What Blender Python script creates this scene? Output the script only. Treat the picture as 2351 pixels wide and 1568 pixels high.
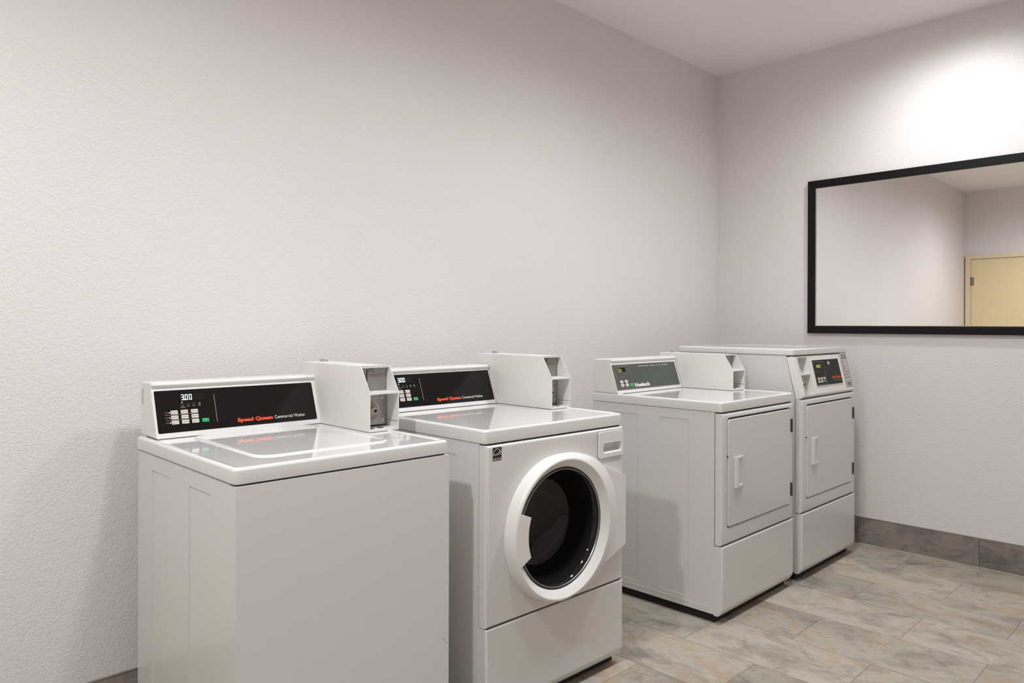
import bpy, bmesh, math, random
from mathutils import Vector, Matrix

# ------------------------------------------------------------------ scene, camera, light
for o in list(bpy.data.objects):
    bpy.data.objects.remove(o, do_unlink=True)
scene = bpy.context.scene
COL = scene.collection

IMG_W, IMG_H = 2351.0, 1568.0
F_PX, PX, HZ = 1685.33, 1165.28, 746.14          # focal length, principal point, horizon row
YAW, ROLL, PITCH, EYE = 0.7923, -0.0033, -0.0010, 1.2528
XB, YW, ZC = 4.4389, 2.5104, 2.9112              # back wall, left wall, ceiling
XF, YR = -1.62, -1.10                            # wall behind the camera, right wall

cam_data = bpy.data.cameras.new('camera')
cam = bpy.data.objects.new('camera', cam_data)
COL.objects.link(cam)
fwd = Vector((math.cos(YAW) * math.cos(PITCH), math.sin(YAW) * math.cos(PITCH), math.sin(PITCH)))
right = Vector((math.sin(YAW), -math.cos(YAW), 0.0))
up = right.cross(fwd)
r2 = right * math.cos(ROLL) - up * math.sin(ROLL)
u2 = right * math.sin(ROLL) + up * math.cos(ROLL)
cam.matrix_world = Matrix(((r2.x, u2.x, -fwd.x, 0.0), (r2.y, u2.y, -fwd.y, 0.0), (r2.z, u2.z, -fwd.z, EYE), (0, 0, 0, 1)))
cam_data.sensor_width = 36.0
cam_data.sensor_fit = 'HORIZONTAL'
cam_data.lens = 36.0 * F_PX / IMG_W
cam_data.shift_x = (IMG_W / 2 - PX) / IMG_W
cam_data.shift_y = (HZ - IMG_H / 2) / IMG_W
cam_data.clip_start = 0.05
scene.camera = cam

world = bpy.data.worlds.new('world')
scene.world = world
world.use_nodes = True
world.node_tree.nodes['Background'].inputs[0].default_value = (0.8, 0.8, 0.82, 1)
world.node_tree.nodes['Background'].inputs[1].default_value = 0.02

vs = scene.view_settings
vs.view_transform = 'Standard'
vs.look = 'None'
vs.exposure = -0.06
vs.gamma = 1.0
vs.use_curve_mapping = False

scene.cycles.max_bounces = 12
scene.cycles.diffuse_bounces = 7
scene.cycles.glossy_bounces = 4
scene.cycles.transmission_bounces = 6
LAMP_SPOTS = [(-0.26, 1.14, 164.0), (1.18, 1.15, 68.0), (2.60, 1.15, 104.0), (3.88, 1.06, 60.0)]      # x, y, power of the ceiling lights

# ------------------------------------------------------------------ materials
def lin(r, g, b):
    def c(v):
        v /= 255.0
        return v / 12.92 if v <= 0.04045 else ((v + 0.055) / 1.055) ** 2.4
    return (c(r), c(g), c(b), 1.0)

def nd(nt, kind, **kw):
    n = nt.nodes.new(kind)
    for k, v in kw.items():
        setattr(n, k, v)
    return n

def new_mat(name):
    m = bpy.data.materials.new(name)
    m.use_nodes = True
    nt = m.node_tree
    b = nt.nodes['Principled BSDF']
    return m, nt, b

def simple(name, col, rough=0.4, metal=0.0, spec=0.5, coat=0.0, bump=0.0, bscale=300.0, var=0.0):
    m, nt, b = new_mat(name)
    b.inputs['Base Color'].default_value = col
    b.inputs['Roughness'].default_value = rough
    b.inputs['Metallic'].default_value = metal
    b.inputs['Specular IOR Level'].default_value = spec
    if coat:
        b.inputs['Coat Weight'].default_value = coat
        b.inputs['Coat Roughness'].default_value = 0.05
    tc = nd(nt, 'ShaderNodeTexCoord')
    if var:
        n = nd(nt, 'ShaderNodeTexNoise'); n.inputs['Scale'].default_value = 6.0; n.inputs['Detail'].default_value = 4.0
        nt.links.new(tc.outputs['Object'], n.inputs['Vector'])
        mx = nd(nt, 'ShaderNodeMix', data_type='RGBA')
        mx.inputs[6].default_value = tuple(c * (1 - var) for c in col[:3]) + (1,)
        mx.inputs[7].default_value = tuple(min(1, c * (1 + var)) for c in col[:3]) + (1,)
        nt.links.new(n.outputs['Fac'], mx.inputs[0]); nt.links.new(mx.outputs[2], b.inputs['Base Color'])
    if bump:
        n = nd(nt, 'ShaderNodeTexNoise'); n.inputs['Scale'].default_value = bscale; n.inputs['Detail'].default_value = 2.0
        nt.links.new(tc.outputs['Object'], n.inputs['Vector'])
        bp = nd(nt, 'ShaderNodeBump'); bp.inputs['Strength'].default_value = bump; bp.inputs['Distance'].default_value = 0.001
        nt.links.new(n.outputs['Fac'], bp.inputs['Height']); nt.links.new(bp.outputs['Normal'], b.inputs['Normal'])
    return m

def emit(name, col, strength):
    m, nt, b = new_mat(name)
    b.inputs['Base Color'].default_value = (0, 0, 0, 1)
    b.inputs['Emission Color'].default_value = col
    b.inputs['Emission Strength'].default_value = strength
    return m

def wall_paint(name, col, rough=0.42, strength=0.48):
    m, nt, b = new_mat(name)
    b.inputs['Roughness'].default_value = rough
    b.inputs['Specular IOR Level'].default_value = 0.35
    tc = nd(nt, 'ShaderNodeTexCoord')
    n1 = nd(nt, 'ShaderNodeTexNoise'); n1.inputs['Scale'].default_value = 130.0; n1.inputs['Detail'].default_value = 1.5; n1.inputs['Roughness'].default_value = 0.5
    n1.inputs['Distortion'].default_value = 0.25
    nt.links.new(tc.outputs['Object'], n1.inputs['Vector'])
    n2 = nd(nt, 'ShaderNodeTexNoise'); n2.inputs['Scale'].default_value = 1.3; n2.inputs['Detail'].default_value = 3.0
    nt.links.new(tc.outputs['Object'], n2.inputs['Vector'])
    mx = nd(nt, 'ShaderNodeMix', data_type='RGBA')
    mx.inputs[6].default_value = tuple(c * 0.97 for c in col[:3]) + (1,)
    mx.inputs[7].default_value = tuple(min(1, c * 1.03) for c in col[:3]) + (1,)
    nt.links.new(n2.outputs['Fac'], mx.inputs[0]); nt.links.new(mx.outputs[2], b.inputs['Base Color'])
    rp = nd(nt, 'ShaderNodeValToRGB')
    rp.color_ramp.elements[0].position = 0.30; rp.color_ramp.elements[1].position = 0.72
    nt.links.new(n1.outputs['Fac'], rp.inputs['Fac'])
    bp = nd(nt, 'ShaderNodeBump'); bp.inputs['Strength'].default_value = strength; bp.inputs['Distance'].default_value = 0.0016
    nt.links.new(rp.outputs['Color'], bp.inputs['Height']); nt.links.new(bp.outputs['Normal'], b.inputs['Normal'])
    return m

def stone_tile(name, cols, dark, rough=0.45, stretch=(1.0, 0.62, 1.0), seedscale=37.0, mottle=1.0):
    """Worn-stone porcelain: blotches, stretched grain and darker smudges; each tile gets its own offset."""
    m, nt, b = new_mat(name)
    tc = nd(nt, 'ShaderNodeTexCoord'); oi = nd(nt, 'ShaderNodeObjectInfo')
    mul = nd(nt, 'ShaderNodeMath', operation='MULTIPLY'); mul.inputs[1].default_value = seedscale
    nt.links.new(oi.outputs['Random'], mul.inputs[0])
    cmb = nd(nt, 'ShaderNodeCombineXYZ')
    nt.links.new(mul.outputs[0], cmb.inputs[0]); nt.links.new(mul.outputs[0], cmb.inputs[1]); nt.links.new(mul.outputs[0], cmb.inputs[2])
    add = nd(nt, 'ShaderNodeVectorMath', operation='ADD')
    nt.links.new(tc.outputs['Object'], add.inputs[0]); nt.links.new(cmb.outputs[0], add.inputs[1])
    mp = nd(nt, 'ShaderNodeMapping'); mp.inputs['Scale'].default_value = stretch
    nt.links.new(add.outputs[0], mp.inputs['Vector'])
    def noise(scale, detail, rgh=0.6, dist=0.0, src=mp):
        n = nd(nt, 'ShaderNodeTexNoise'); n.inputs['Scale'].default_value = scale; n.inputs['Detail'].default_value = detail
        n.inputs['Roughness'].default_value = rgh; n.inputs['Distortion'].default_value = dist
        nt.links.new(src.outputs[0], n.inputs['Vector']); return n
    nA = noise(7.0, 9, 0.72, 0.5)
    rA = nd(nt, 'ShaderNodeValToRGB'); cr = rA.color_ramp
    cr.elements[0].position = 0.30; cr.elements[0].color = cols[0]
    cr.elements[1].position = 0.72; cr.elements[1].color = cols[-1]
    for i, c in enumerate(cols[1:-1]):
        e = cr.elements.new(0.30 + 0.42 * (i + 1) / (len(cols) - 1)); e.color = c
    nt.links.new(nA.outputs['Fac'], rA.inputs['Fac'])
    nB = noise(5.0, 10, 0.76, 0.6)
    rB = nd(nt, 'ShaderNodeValToRGB'); rB.color_ramp.elements[0].position = 0.48; rB.color_ramp.elements[1].position = 0.72
    nt.links.new(nB.outputs['Fac'], rB.inputs['Fac'])
    mB = nd(nt, 'ShaderNodeMix', data_type='RGBA'); mB.inputs[7].default_value = dark
    sB = nd(nt, 'ShaderNodeMath', operation='MULTIPLY'); sB.inputs[1].default_value = 0.72 * mottle
    nt.links.new(rB.outputs['Color'], sB.inputs[0]); nt.links.new(sB.outputs[0], mB.inputs[0]); nt.links.new(rA.outputs['Color'], mB.inputs[6])
    mp2 = nd(nt, 'ShaderNodeMapping'); mp2.inputs['Scale'].default_value = (1.0, 0.22, 1.0)
    nt.links.new(add.outputs[0], mp2.inputs['Vector'])
    nC = noise(110, 5, 0.7, 0.0, mp2)
    rC = nd(nt, 'ShaderNodeMapRange'); rC.inputs[1].default_value = 0.3; rC.inputs[2].default_value = 0.7; rC.inputs[3].default_value = 0.92; rC.inputs[4].default_value = 1.08
    nt.links.new(nC.outputs['Fac'], rC.inputs[0])
    # overall tone of each tile
    rT = nd(nt, 'ShaderNodeMapRange'); rT.inputs[3].default_value = 0.88; rT.inputs[4].default_value = 1.16
    nt.links.new(oi.outputs['Random'], rT.inputs[0])
    mt = nd(nt, 'ShaderNodeMath', operation='MULTIPLY')
    nt.links.new(rC.outputs[0], mt.inputs[0]); nt.links.new(rT.outputs[0], mt.inputs[1])
    sc = nd(nt, 'ShaderNodeVectorMath', operation='SCALE')
    nt.links.new(mB.outputs[2], sc.inputs[0]); nt.links.new(mt.outputs[0], sc.inputs['Scale'])
    nt.links.new(sc.outputs[0], b.inputs['Base Color'])
    b.inputs['Roughness'].default_value = rough
    b.inputs['Specular IOR Level'].default_value = 0.35
    bp = nd(nt, 'ShaderNodeBump'); bp.inputs['Strength'].default_value = 0.12; bp.inputs['Distance'].default_value = 0.001
    nt.links.new(nC.outputs['Fac'], bp.inputs['Height']); nt.links.new(bp.outputs['Normal'], b.inputs['Normal'])
    return m

def enamel(name, col, rough, coat=0.0, wear=0.0):
    m, nt, b = new_mat(name)
    b.inputs['Base Color'].default_value = col
    b.inputs['Roughness'].default_value = rough
    b.inputs['Specular IOR Level'].default_value = 0.5
    b.inputs['Coat Weight'].default_value = coat
    b.inputs['Coat Roughness'].default_value = 0.03
    tc = nd(nt, 'ShaderNodeTexCoord')
    n = nd(nt, 'ShaderNodeTexNoise'); n.inputs['Scale'].default_value = 5.0; n.inputs['Detail'].default_value = 3.0
    nt.links.new(tc.outputs['Object'], n.inputs['Vector'])
    mr = nd(nt, 'ShaderNodeMapRange'); mr.inputs[3].default_value = rough * 0.98; mr.inputs[4].default_value = rough * 1.02
    nt.links.new(n.outputs['Fac'], mr.inputs[0]); nt.links.new(mr.outputs[0], b.inputs['Roughness'])
    if wear:
        # a few thin grey scuffs
        mp = nd(nt, 'ShaderNodeMapping'); mp.inputs['Scale'].default_value = (1.0, 1.0, 7.0); mp.inputs['Rotation'].default_value = (0.4, 0.3, 0.2)
        nt.links.new(tc.outputs['Object'], mp.inputs['Vector'])
        w = nd(nt, 'ShaderNodeTexNoise'); w.inputs['Scale'].default_value = 9.0; w.inputs['Detail'].default_value = 5.0; w.inputs['Roughness'].default_value = 0.7
        nt.links.new(mp.outputs[0], w.inputs['Vector'])
        rp = nd(nt, 'ShaderNodeValToRGB'); rp.color_ramp.elements[0].position = 0.735; rp.color_ramp.elements[1].position = 0.76
        nt.links.new(w.outputs['Fac'], rp.inputs['Fac'])
        sm = nd(nt, 'ShaderNodeMath', operation='MULTIPLY'); sm.inputs[1].default_value = wear
        nt.links.new(rp.outputs['Color'], sm.inputs[0])
        mx = nd(nt, 'ShaderNodeMix', data_type='RGBA'); mx.inputs[6].default_value = col; mx.inputs[7].default_value = tuple(c * 0.45 for c in col[:3]) + (1,)
        nt.links.new(sm.outputs[0], mx.inputs[0]); nt.links.new(mx.outputs[2], b.inputs['Base Color'])
    return m

M = {}
M['wall'] = wall_paint('wall_paint', lin(226, 221, 220))
M['ceiling'] = wall_paint('ceiling_paint', lin(246, 241, 240), 0.7, 0.12)
M['grout'] = simple('grout', lin(150, 142, 130), 0.9, bump=0.3)
M['tile'] = stone_tile('floor_tile', [lin(122, 113, 102), lin(152, 144, 131), lin(172, 165, 154), lin(166, 147, 124), lin(192, 188, 178)], lin(98, 92, 86), 0.42)
M['base_tile'] = stone_tile('baseboard_tile', [lin(104, 96, 91), lin(134, 125, 118), lin(150, 141, 134), lin(122, 113, 107), lin(166, 158, 150)], lin(88, 81, 79), 0.5)
M['edge_trim'] = simple('edge_trim_metal', lin(150, 148, 138), 0.4, 0.6)
M['white'] = enamel('white_enamel', lin(213, 211, 209), 0.28, 0.25)
M['white_worn'] = enamel('white_enamel_scuffed', lin(213, 211, 209), 0.28, 0.25, 0.35)
M['top'] = enamel('worktop_enamel', lin(222, 221, 219), 0.10, 0.6)
M['coin'] = enamel('coin_case_paint', lin(224, 222, 219), 0.4, 0.0)
M['plastic'] = enamel('white_plastic', lin(226, 224, 221), 0.3, 0.2)
M['gap'] = simple('gap_black', lin(22, 19, 17), 0.8)
M['fascia'] = simple('fascia_black', lin(20, 18, 19), 0.16, spec=0.3)
M['fascia_matt'] = simple('fascia_black_matt', lin(16, 15, 16), 0.3, spec=0.12)
M['rust'] = simple('seam_rust', lin(74, 50, 30), 0.9)
M['fascia_green'] = simple('fascia_grey_green', lin(74, 80, 73), 0.36)
M['fascia_grey'] = simple('fascia_dark_grey', lin(80, 78, 76), 0.32)
M['display'] = simple('display_black', lin(9, 7, 8), 0.15)
M['print_white'] = simple('print_white', lin(225, 222, 218), 0.5)
M['print_grey'] = simple('print_grey', lin(150, 146, 142), 0.5)
M['print_dim'] = simple('print_dim', lin(105, 100, 96), 0.5)
M['print_dark'] = simple('print_dark', lin(58, 52, 50), 0.5)
M['print_orange'] = simple('print_orange', lin(236, 78, 28), 0.45)
M['key'] = simple('key_cream', lin(216, 208, 196), 0.45)
M['key_green'] = simple('key_green', lin(20, 165, 92), 0.35)
M['digit_white'] = emit('digit_white', (0.78, 0.9, 1.0, 1), 2.2)
M['digit_green'] = emit('digit_yellow_green', (0.62, 0.78, 0.02, 1), 0.9)
M['steel'] = simple('brushed_steel', lin(176, 172, 168), 0.34, 0.85, bump=0.15, bscale=120)
M['steel_plate'] = simple('coin_slide_plate', lin(150, 146, 143), 0.42, 0.6, bump=0.1, bscale=200)
M['brass'] = simple('lock_brass', lin(205, 140, 60), 0.3, 0.9)
M['chrome'] = simple('chrome', lin(200, 200, 200), 0.12, 1.0)
M['hinge'] = simple('hinge_dark', lin(84, 76, 72), 0.45, 0.5)
M['rubber'] = simple('rubber', lin(30, 28, 27), 0.7)
M['label'] = simple('label_grey', lin(186, 179, 176), 0.5)
M['sticker'] = simple('sticker_black', lin(12, 10, 10), 0.35)
M['frame'] = simple('mirror_frame_black', lin(18, 16, 17), 0.42, spec=0.2)
M['mirror'] = simple('mirror_silver', (0.93, 0.92, 0.915, 1), 0.0, 1.0)
M['bead'] = simple('bead_silver', lin(190, 180, 165), 0.25, 0.8)
M['door'] = simple('door_cream_laminate', lin(226, 209, 166), 0.5, var=0.02)
M['door_frame'] = simple('door_frame_paint', lin(224, 210, 174), 0.45)
M['hinge_steel'] = simple('door_hinge_steel', lin(150, 140, 125), 0.35, 0.9)
M['lens'] = emit('downlight_lens', (0.97, 0.98, 1.0, 1), 5.0)
M['trim_white'] = simple('downlight_trim', lin(235, 233, 230), 0.4)
M['drum'] = simple('drum_dark_steel', lin(14, 13, 14), 0.4, 0.3)
M['gasket'] = simple('gasket_dark', lin(38, 36, 36), 0.5)
gm, gnt, gb = new_mat('door_glass')
gb.inputs['Base Color'].default_value = (0.02, 0.02, 0.022, 1)
gb.inputs['Roughness'].default_value = 0.03
gb.inputs['Transmission Weight'].default_value = 0.5
gb.inputs['Specular IOR Level'].default_value = 0.12
gb.inputs['IOR'].default_value = 1.5
M['glass'] = gm

# ------------------------------------------------------------------ mesh helpers
OFFSET = [Vector((0, 0, 0))]

def obj(name, bm, mat, parent=None, local=True, wn=True, sharp=40):
    if local and OFFSET[0].length > 0:
        bmesh.ops.translate(bm, verts=bm.verts, vec=OFFSET[0])
    bmesh.ops.recalc_face_normals(bm, faces=bm.faces)
    me = bpy.data.meshes.new(name)
    bm.to_mesh(me); bm.free()
    me.materials.append(mat)
    for p in me.polygons:
        p.use_smooth = True
    me.set_sharp_from_angle(angle=math.radians(sharp))
    o = bpy.data.objects.new(name, me)
    COL.objects.link(o)
    if parent is not None:
        o.parent = parent
    if wn:
        w = o.modifiers.new('weighted_normal', 'WEIGHTED_NORMAL'); w.keep_sharp = True
    return o

def thing(name, label, cat, loc=(0, 0, 0), rz=0.0, group=None):
    o = bpy.data.objects.new(name, None)
    o.empty_display_size = 0.1
    COL.objects.link(o)
    o.location = loc; o.rotation_euler = (0, 0, rz)
    o['label'] = label; o['category'] = cat
    if group: o['group'] = group
    return o

def structure(o, label=None):
    o['kind'] = 'structure'
    if label: o['label'] = label
    return o

def bevel(bm, r, seg=2, ang=30, sel=None):
    es = [e for e in bm.edges if len(e.link_faces) == 2 and e.calc_face_angle(0) > math.radians(ang) and (sel is None or sel(e))]
    if es and r > 0:
        bmesh.ops.bevel(bm, geom=es, offset=r, segments=seg, profile=0.5, affect='EDGES', clamp_overlap=True)
    return bm

def box(x0, x1, y0, y1, z0, z1, r=0.0, seg=2, bm=None):
    b = bmesh.new()
    v = [b.verts.new(p) for p in ((x0, y0, z0), (x1, y0, z0), (x1, y1, z0), (x0, y1, z0), (x0, y0, z1), (x1, y0, z1), (x1, y1, z1), (x0, y1, z1))]
    for f in ((0, 3, 2, 1), (4, 5, 6, 7), (0, 1, 5, 4), (1, 2, 6, 5), (2, 3, 7, 6), (3, 0, 4, 7)):
        b.faces.new([v[i] for i in f])
    bevel(b, r, seg)
    return merge(bm, b)

def merge(dst, src):
    if dst is None:
        return src
    me = bpy.data.meshes.new('tmp'); src.to_mesh(me); src.free()
    dst.from_mesh(me); bpy.data.meshes.remove(me)
    return dst

def prism_x(prof, x0, x1, r=0.0, seg=2, bm=None):
    """profile of (y, z) points swept along x"""
    b = bmesh.new()
    A = [b.verts.new((x0, y, z)) for y, z in prof]; B = [b.verts.new((x1, y, z)) for y, z in prof]
    b.faces.new(A); b.faces.new(B[::-1]); n = len(prof)
    for i in range(n):
        b.faces.new((A[i], B[i], B[(i + 1) % n], A[(i + 1) % n]))
    bmesh.ops.recalc_face_normals(b, faces=b.faces)
    bevel(b, r, seg)
    return merge(bm, b)

def loft(loops, cap0=True, cap1=True, bm=None):
    b = bmesh.new()
    L = [[b.verts.new(p) for p in lp] for lp in loops]
    n = len(L[0])
    for a, c in zip(L, L[1:]):
        for i in range(n):
            j = (i + 1) % n
            b.faces.new((a[i], a[j], c[j], c[i]))
    if cap0: b.faces.new(L[0][::-1])
    if cap1: b.faces.new(L[-1])
    return merge(bm, b)

def rrect(x0, x1, y0, y1, r, n=5):
    """rounded rectangle, counter-clockwise, four corner arcs of n+1 points"""
    pts = []
    for cx, cy, a0 in ((x1 - r, y1 - r, 0), (x0 + r, y1 - r, 90), (x0 + r, y0 + r, 180), (x1 - r, y0 + r, 270)):
        for k in range(n + 1):
            a = math.radians(a0 + 90.0 * k / n)
            pts.append((cx + r * math.cos(a), cy + r * math.sin(a)))
    return pts

def rect_outer(x0, x1, y0, y1, inner, n):
    """points on a rectangle that match the rrect points of an inner hole (same count)"""
    pts = []
    corners = ((x1, y1), (x0, y1), (x0, y0), (x1, y0))
    h = n // 2
    for c in range(4):
        for k in range(n + 1):
            px, py = inner[c * (n + 1) + k]
            cx, cy = corners[c]
            if k == h: pts.append((cx, cy))
            elif (k < h) == (c % 2 == 0): pts.append((cx, py))
            else: pts.append((px, cy))
    return pts

class Frame:
    """a tilted plane: x along the width, t up the slope, n outwards"""
    def __init__(s, p0, T):
        s.p0 = Vector(p0); s.T = Vector(T).normalized(); s.X = Vector((1, 0, 0)); s.N = s.X.cross(s.T)
    def __call__(s, x, t, n=0.0):
        return s.p0 + s.X * x + s.T * t + s.N * n

def slab(F, pts, n0, n1, r=0.0, seg=2, bm=None):
    b = loft([[F(x, t, n0) for x, t in pts], [F(x, t, n1) for x, t in pts]])
    bmesh.ops.recalc_face_normals(b, faces=b.faces)
    if r:
        # only the front rim
        mid = (n0 + n1) / 2
        def sel(e):
            return all((v.co - F.p0).dot(F.N) > mid for v in e.verts)
        bevel(b, r, seg, 30, sel)
    return merge(bm, b)

def polys(F, plist, n, bm=None):
    b = bmesh.new() if bm is None else bm
    for pl in plist:
        b.faces.new([b.verts.new(F(x, t, n)) for x, t in pl])
    return b

_text_cache = {}
def text_polys(s, bold=0.0):
    key = (s, bold)
    if key not in _text_cache:
        cu = bpy.data.curves.new('txt', 'FONT'); cu.body = s; cu.size = 1.0; cu.offset = bold
        cu.resolution_u = 3
        ob = bpy.data.objects.new('txt', cu)
        me = ob.to_mesh()
        vs_ = [(v.co.x, v.co.y) for v in me.vertices]; fs = [tuple(p.vertices) for p in me.polygons]
        ob.to_mesh_clear(); bpy.data.objects.remove(ob); bpy.data.curves.remove(cu)
        _text_cache[key] = (vs_, fs)
    return _text_cache[key]

def text(F, s, x0, x1, t0, cap, n, bold=0.0, bm=None, align='fit'):
    """flat print: fitted between x0 and x1, baseline t0, capital height cap"""
    vs_, fs = text_polys(s, bold)
    b = bmesh.new() if bm is None else bm
    if not vs_: return b
    xa = min(v[0] for v in vs_); xb_ = max(v[0] for v in vs_)
    sy = cap / 0.70; sx = (x1 - x0) / (xb_ - xa)
    V = [b.verts.new(F(x0 + (x - xa) * sx, t0 + y * sy, n)) for x, y in vs_]
    for f in fs:
        try: b.faces.new([V[i] for i in f])
        except ValueError: pass
    return b

SEG = {'0': 'abcdef', '1': 'bc', '2': 'abged', '3': 'abgcd', '4': 'fgbc', '5': 'afgcd', '6': 'afgedc', '7': 'abc', '8': 'abcdefg', '9': 'abcdfg'}
def digits(s, x0, x1, t0, t1):
    """seven-segment digits as polygons; '.' and ':' take no cell"""
    out = []; cells = [c for c in s if c in SEG]
    cw = (x1 - x0) / len(cells); w = cw * 0.72; th = cw * 0.17; h = t1 - t0; i = -1
    for c in s:
        if c == '.':
            xx = x0 + i * cw + w + cw * 0.03; out.append([(xx, t0), (xx + th * 1.3, t0), (xx + th * 1.3, t0 + th * 1.3), (xx, t0 + th * 1.3)]); continue
        if c == ':':
            xx = x0 + i * cw + w + cw * 0.05
            for tt in (t0 + h * 0.25, t0 + h * 0.65): out.append([(xx, tt), (xx + th, tt), (xx + th, tt + th), (xx, tt + th)])
            continue
        i += 1; a = x0 + i * cw; g = th * 0.12; m = (t0 + t1) / 2
        segs = {'a': (a + g, a + w - g, t1 - th, t1), 'd': (a + g, a + w - g, t0, t0 + th), 'g': (a + g, a + w - g, m - th / 2, m + th / 2),
                'f': (a, a + th, m + g, t1 - g), 'b': (a + w - th, a + w, m + g, t1 - g), 'e': (a, a + th, t0 + g, m - g), 'c': (a + w - th, a + w, t0 + g, m - g)}
        for k in SEG[c]:
            p, q, u, v = segs[k]; out.append([(p, u), (q, u), (q, v), (p, v)])
    return out

def rect(x0, x1, t0, t1):
    return [(x0, t0), (x1, t0), (x1, t1), (x0, t1)]

def ring_outline(x0, x1, t0, t1, th):
    return [rect(x0, x1, t0, t0 + th), rect(x0, x1, t1 - th, t1), rect(x0, x0 + th, t0 + th, t1 - th), rect(x1 - th, x1, t0 + th, t1 - th)]

def circle(cx, cy, r, n=16, a0=0.0):
    return [(cx + r * math.cos(a0 + 2 * math.pi * k / n), cy + r * math.sin(a0 + 2 * math.pi * k / n)) for k in range(n)]

def disc_stack(F, cx, ct, rings, n=24, bm=None):
    """turned shape on the plane: rings = [(radius, height)]"""
    return loft([[F(x, t, h) for x, t in circle(cx, ct, r, n)] for r, h in rings], bm=bm)

def cyl_z(x, y, z0, z1, r, n=16, bm=None, rb=0.0):
    lp = [[(x + r * math.cos(2 * math.pi * k / n), y + r * math.sin(2 * math.pi * k / n), z) for k in range(n)] for z in (z0, z1)]
    b = loft(lp); bmesh.ops.recalc_face_normals(b, faces=b.faces)
    if rb: bevel(b, rb, 2, 50)
    return merge(bm, b)

# ------------------------------------------------------------------ the room
o = structure(obj('floor', box(XF - 0.1, XB + 0.1, YR - 0.1, YW + 0.1, -0.12, -0.0015), M['grout'], wn=False), 'floor of worn stone-look porcelain tiles in running bond')
floor = o
structure(obj('ceiling', box(XF - 0.1, XB + 0.1, YR - 0.1, YW + 0.1, ZC, ZC + 0.1), M['ceiling'], wn=False))
structure(obj('wall_left', box(XF - 0.1, XB + 0.1, YW, YW + 0.1, -0.0015, ZC), M['wall'], wn=False), 'long textured greige wall behind the machines')
structure(obj('wall_back', box(XB, XB + 0.1, YR, YW, -0.0015, ZC), M['wall'], wn=False), 'textured wall carrying the mirror')
structure(obj('wall_right', box(XF, XB, YR - 0.1, YR, -0.0015, ZC), M['wall'], wn=False))
structure(obj('wall_front', box(XF - 0.1, XF, YR, YW, -0.0015, ZC), M['wall'], wn=False))

# floor tiles in half-offset rows
TP, TL, TG = 0.307, 0.606, 0.0028
tile_mesh = {}
def tile_obj(w, l):
    key = (round(w, 3), round(l, 3))
    if key not in tile_mesh:
        b = box(-w / 2, w / 2, -l / 2, l / 2, -0.0015, 0.0)
        bevel(b, 0.0007, 1, 30, lambda e: all(v.co.z > -0.0008 for v in e.verts))
        me = bpy.data.meshes.new('tile'); b.to_mesh(me); b.free(); me.materials.append(M['tile'])
        tile_mesh[key] = me
    return bpy.data.objects.new('tile', tile_mesh[key])
k0 = int(math.floor((XF - 2.252) / TP)); k1 = int(math.ceil((XB - 2.252) / TP))
for k in range(k0, k1 + 1):
    xa, xb2 = max(XF, 2.252 + TP * k), min(XB, 2.252 + TP * (k + 1))
    if xb2 - xa < 0.01: continue
    ph = 0.682 if k % 2 == 0 else 0.985
    j0 = int(math.floor((YR - ph) / TL)); j1 = int(math.ceil((YW - ph) / TL))
    for j in range(j0, j1 + 1):
        ya, yb = max(YR, ph + TL * j), min(YW, ph + TL * (j + 1))
        if yb - ya < 0.01: continue
        t = tile_obj(xb2 - xa - TG, yb - ya - TG)
        COL.objects.link(t); t.location = ((xa + xb2) / 2, (ya + yb) / 2, 0); t.parent = floor

# tiled baseboards with a metal edge strip
BH, BT = 0.1486, 0.010
def baseboard(name, horizontal_x):
    if horizontal_x:
        root = obj(name, box(XF, XB - BT, YW - 0.003, YW, 0.0, BH), M['grout'], wn=False)
    else:
        root = obj(name, box(XB - 0.003, XB, YR, YW - BT, 0.0, BH), M['grout'], wn=False)
    structure(root)
    lo, hi = (XF, XB - BT) if horizontal_x else (YR, YW - BT)
    s = (0.4 if horizontal_x else 0.992) ; s -= 0.606 * math.ceil((s - lo) / 0.606)
    while s < hi:
        a, c = max(lo, s) + 0.001, min(hi, s + 0.606) - 0.001
        if c - a > 0.01:
            # centre the mesh on its own origin so each tile shades with its own pattern
            l = c - a
            if horizontal_x: b = box(-l / 2, l / 2, -BT, -0.003, -BH / 2 + 0.001, BH / 2 - 0.004, 0.001, 1); loc = ((a + c) / 2, YW, BH / 2)
            else: b = box(-BT, -0.003, -l / 2, l / 2, -BH / 2 + 0.001, BH / 2 - 0.004, 0.001, 1); loc = (XB, (a + c) / 2, BH / 2)
            t = obj('tile', b, M['base_tile'], root, wn=False); t.location = loc
        s += 0.606
    if horizontal_x: obj('edge_strip', box(XF, XB - BT, YW - BT - 0.001, YW - 0.003, BH - 0.004, BH, 0.0008, 1), M['edge_trim'], root)
    else: obj('edge_strip', box(XB - BT - 0.001, XB - 0.003, YR, YW - BT, BH - 0.004, BH, 0.0008, 1), M['edge_trim'], root)
baseboard('baseboard_left', True)
baseboard('baseboard_back', False)

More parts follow.
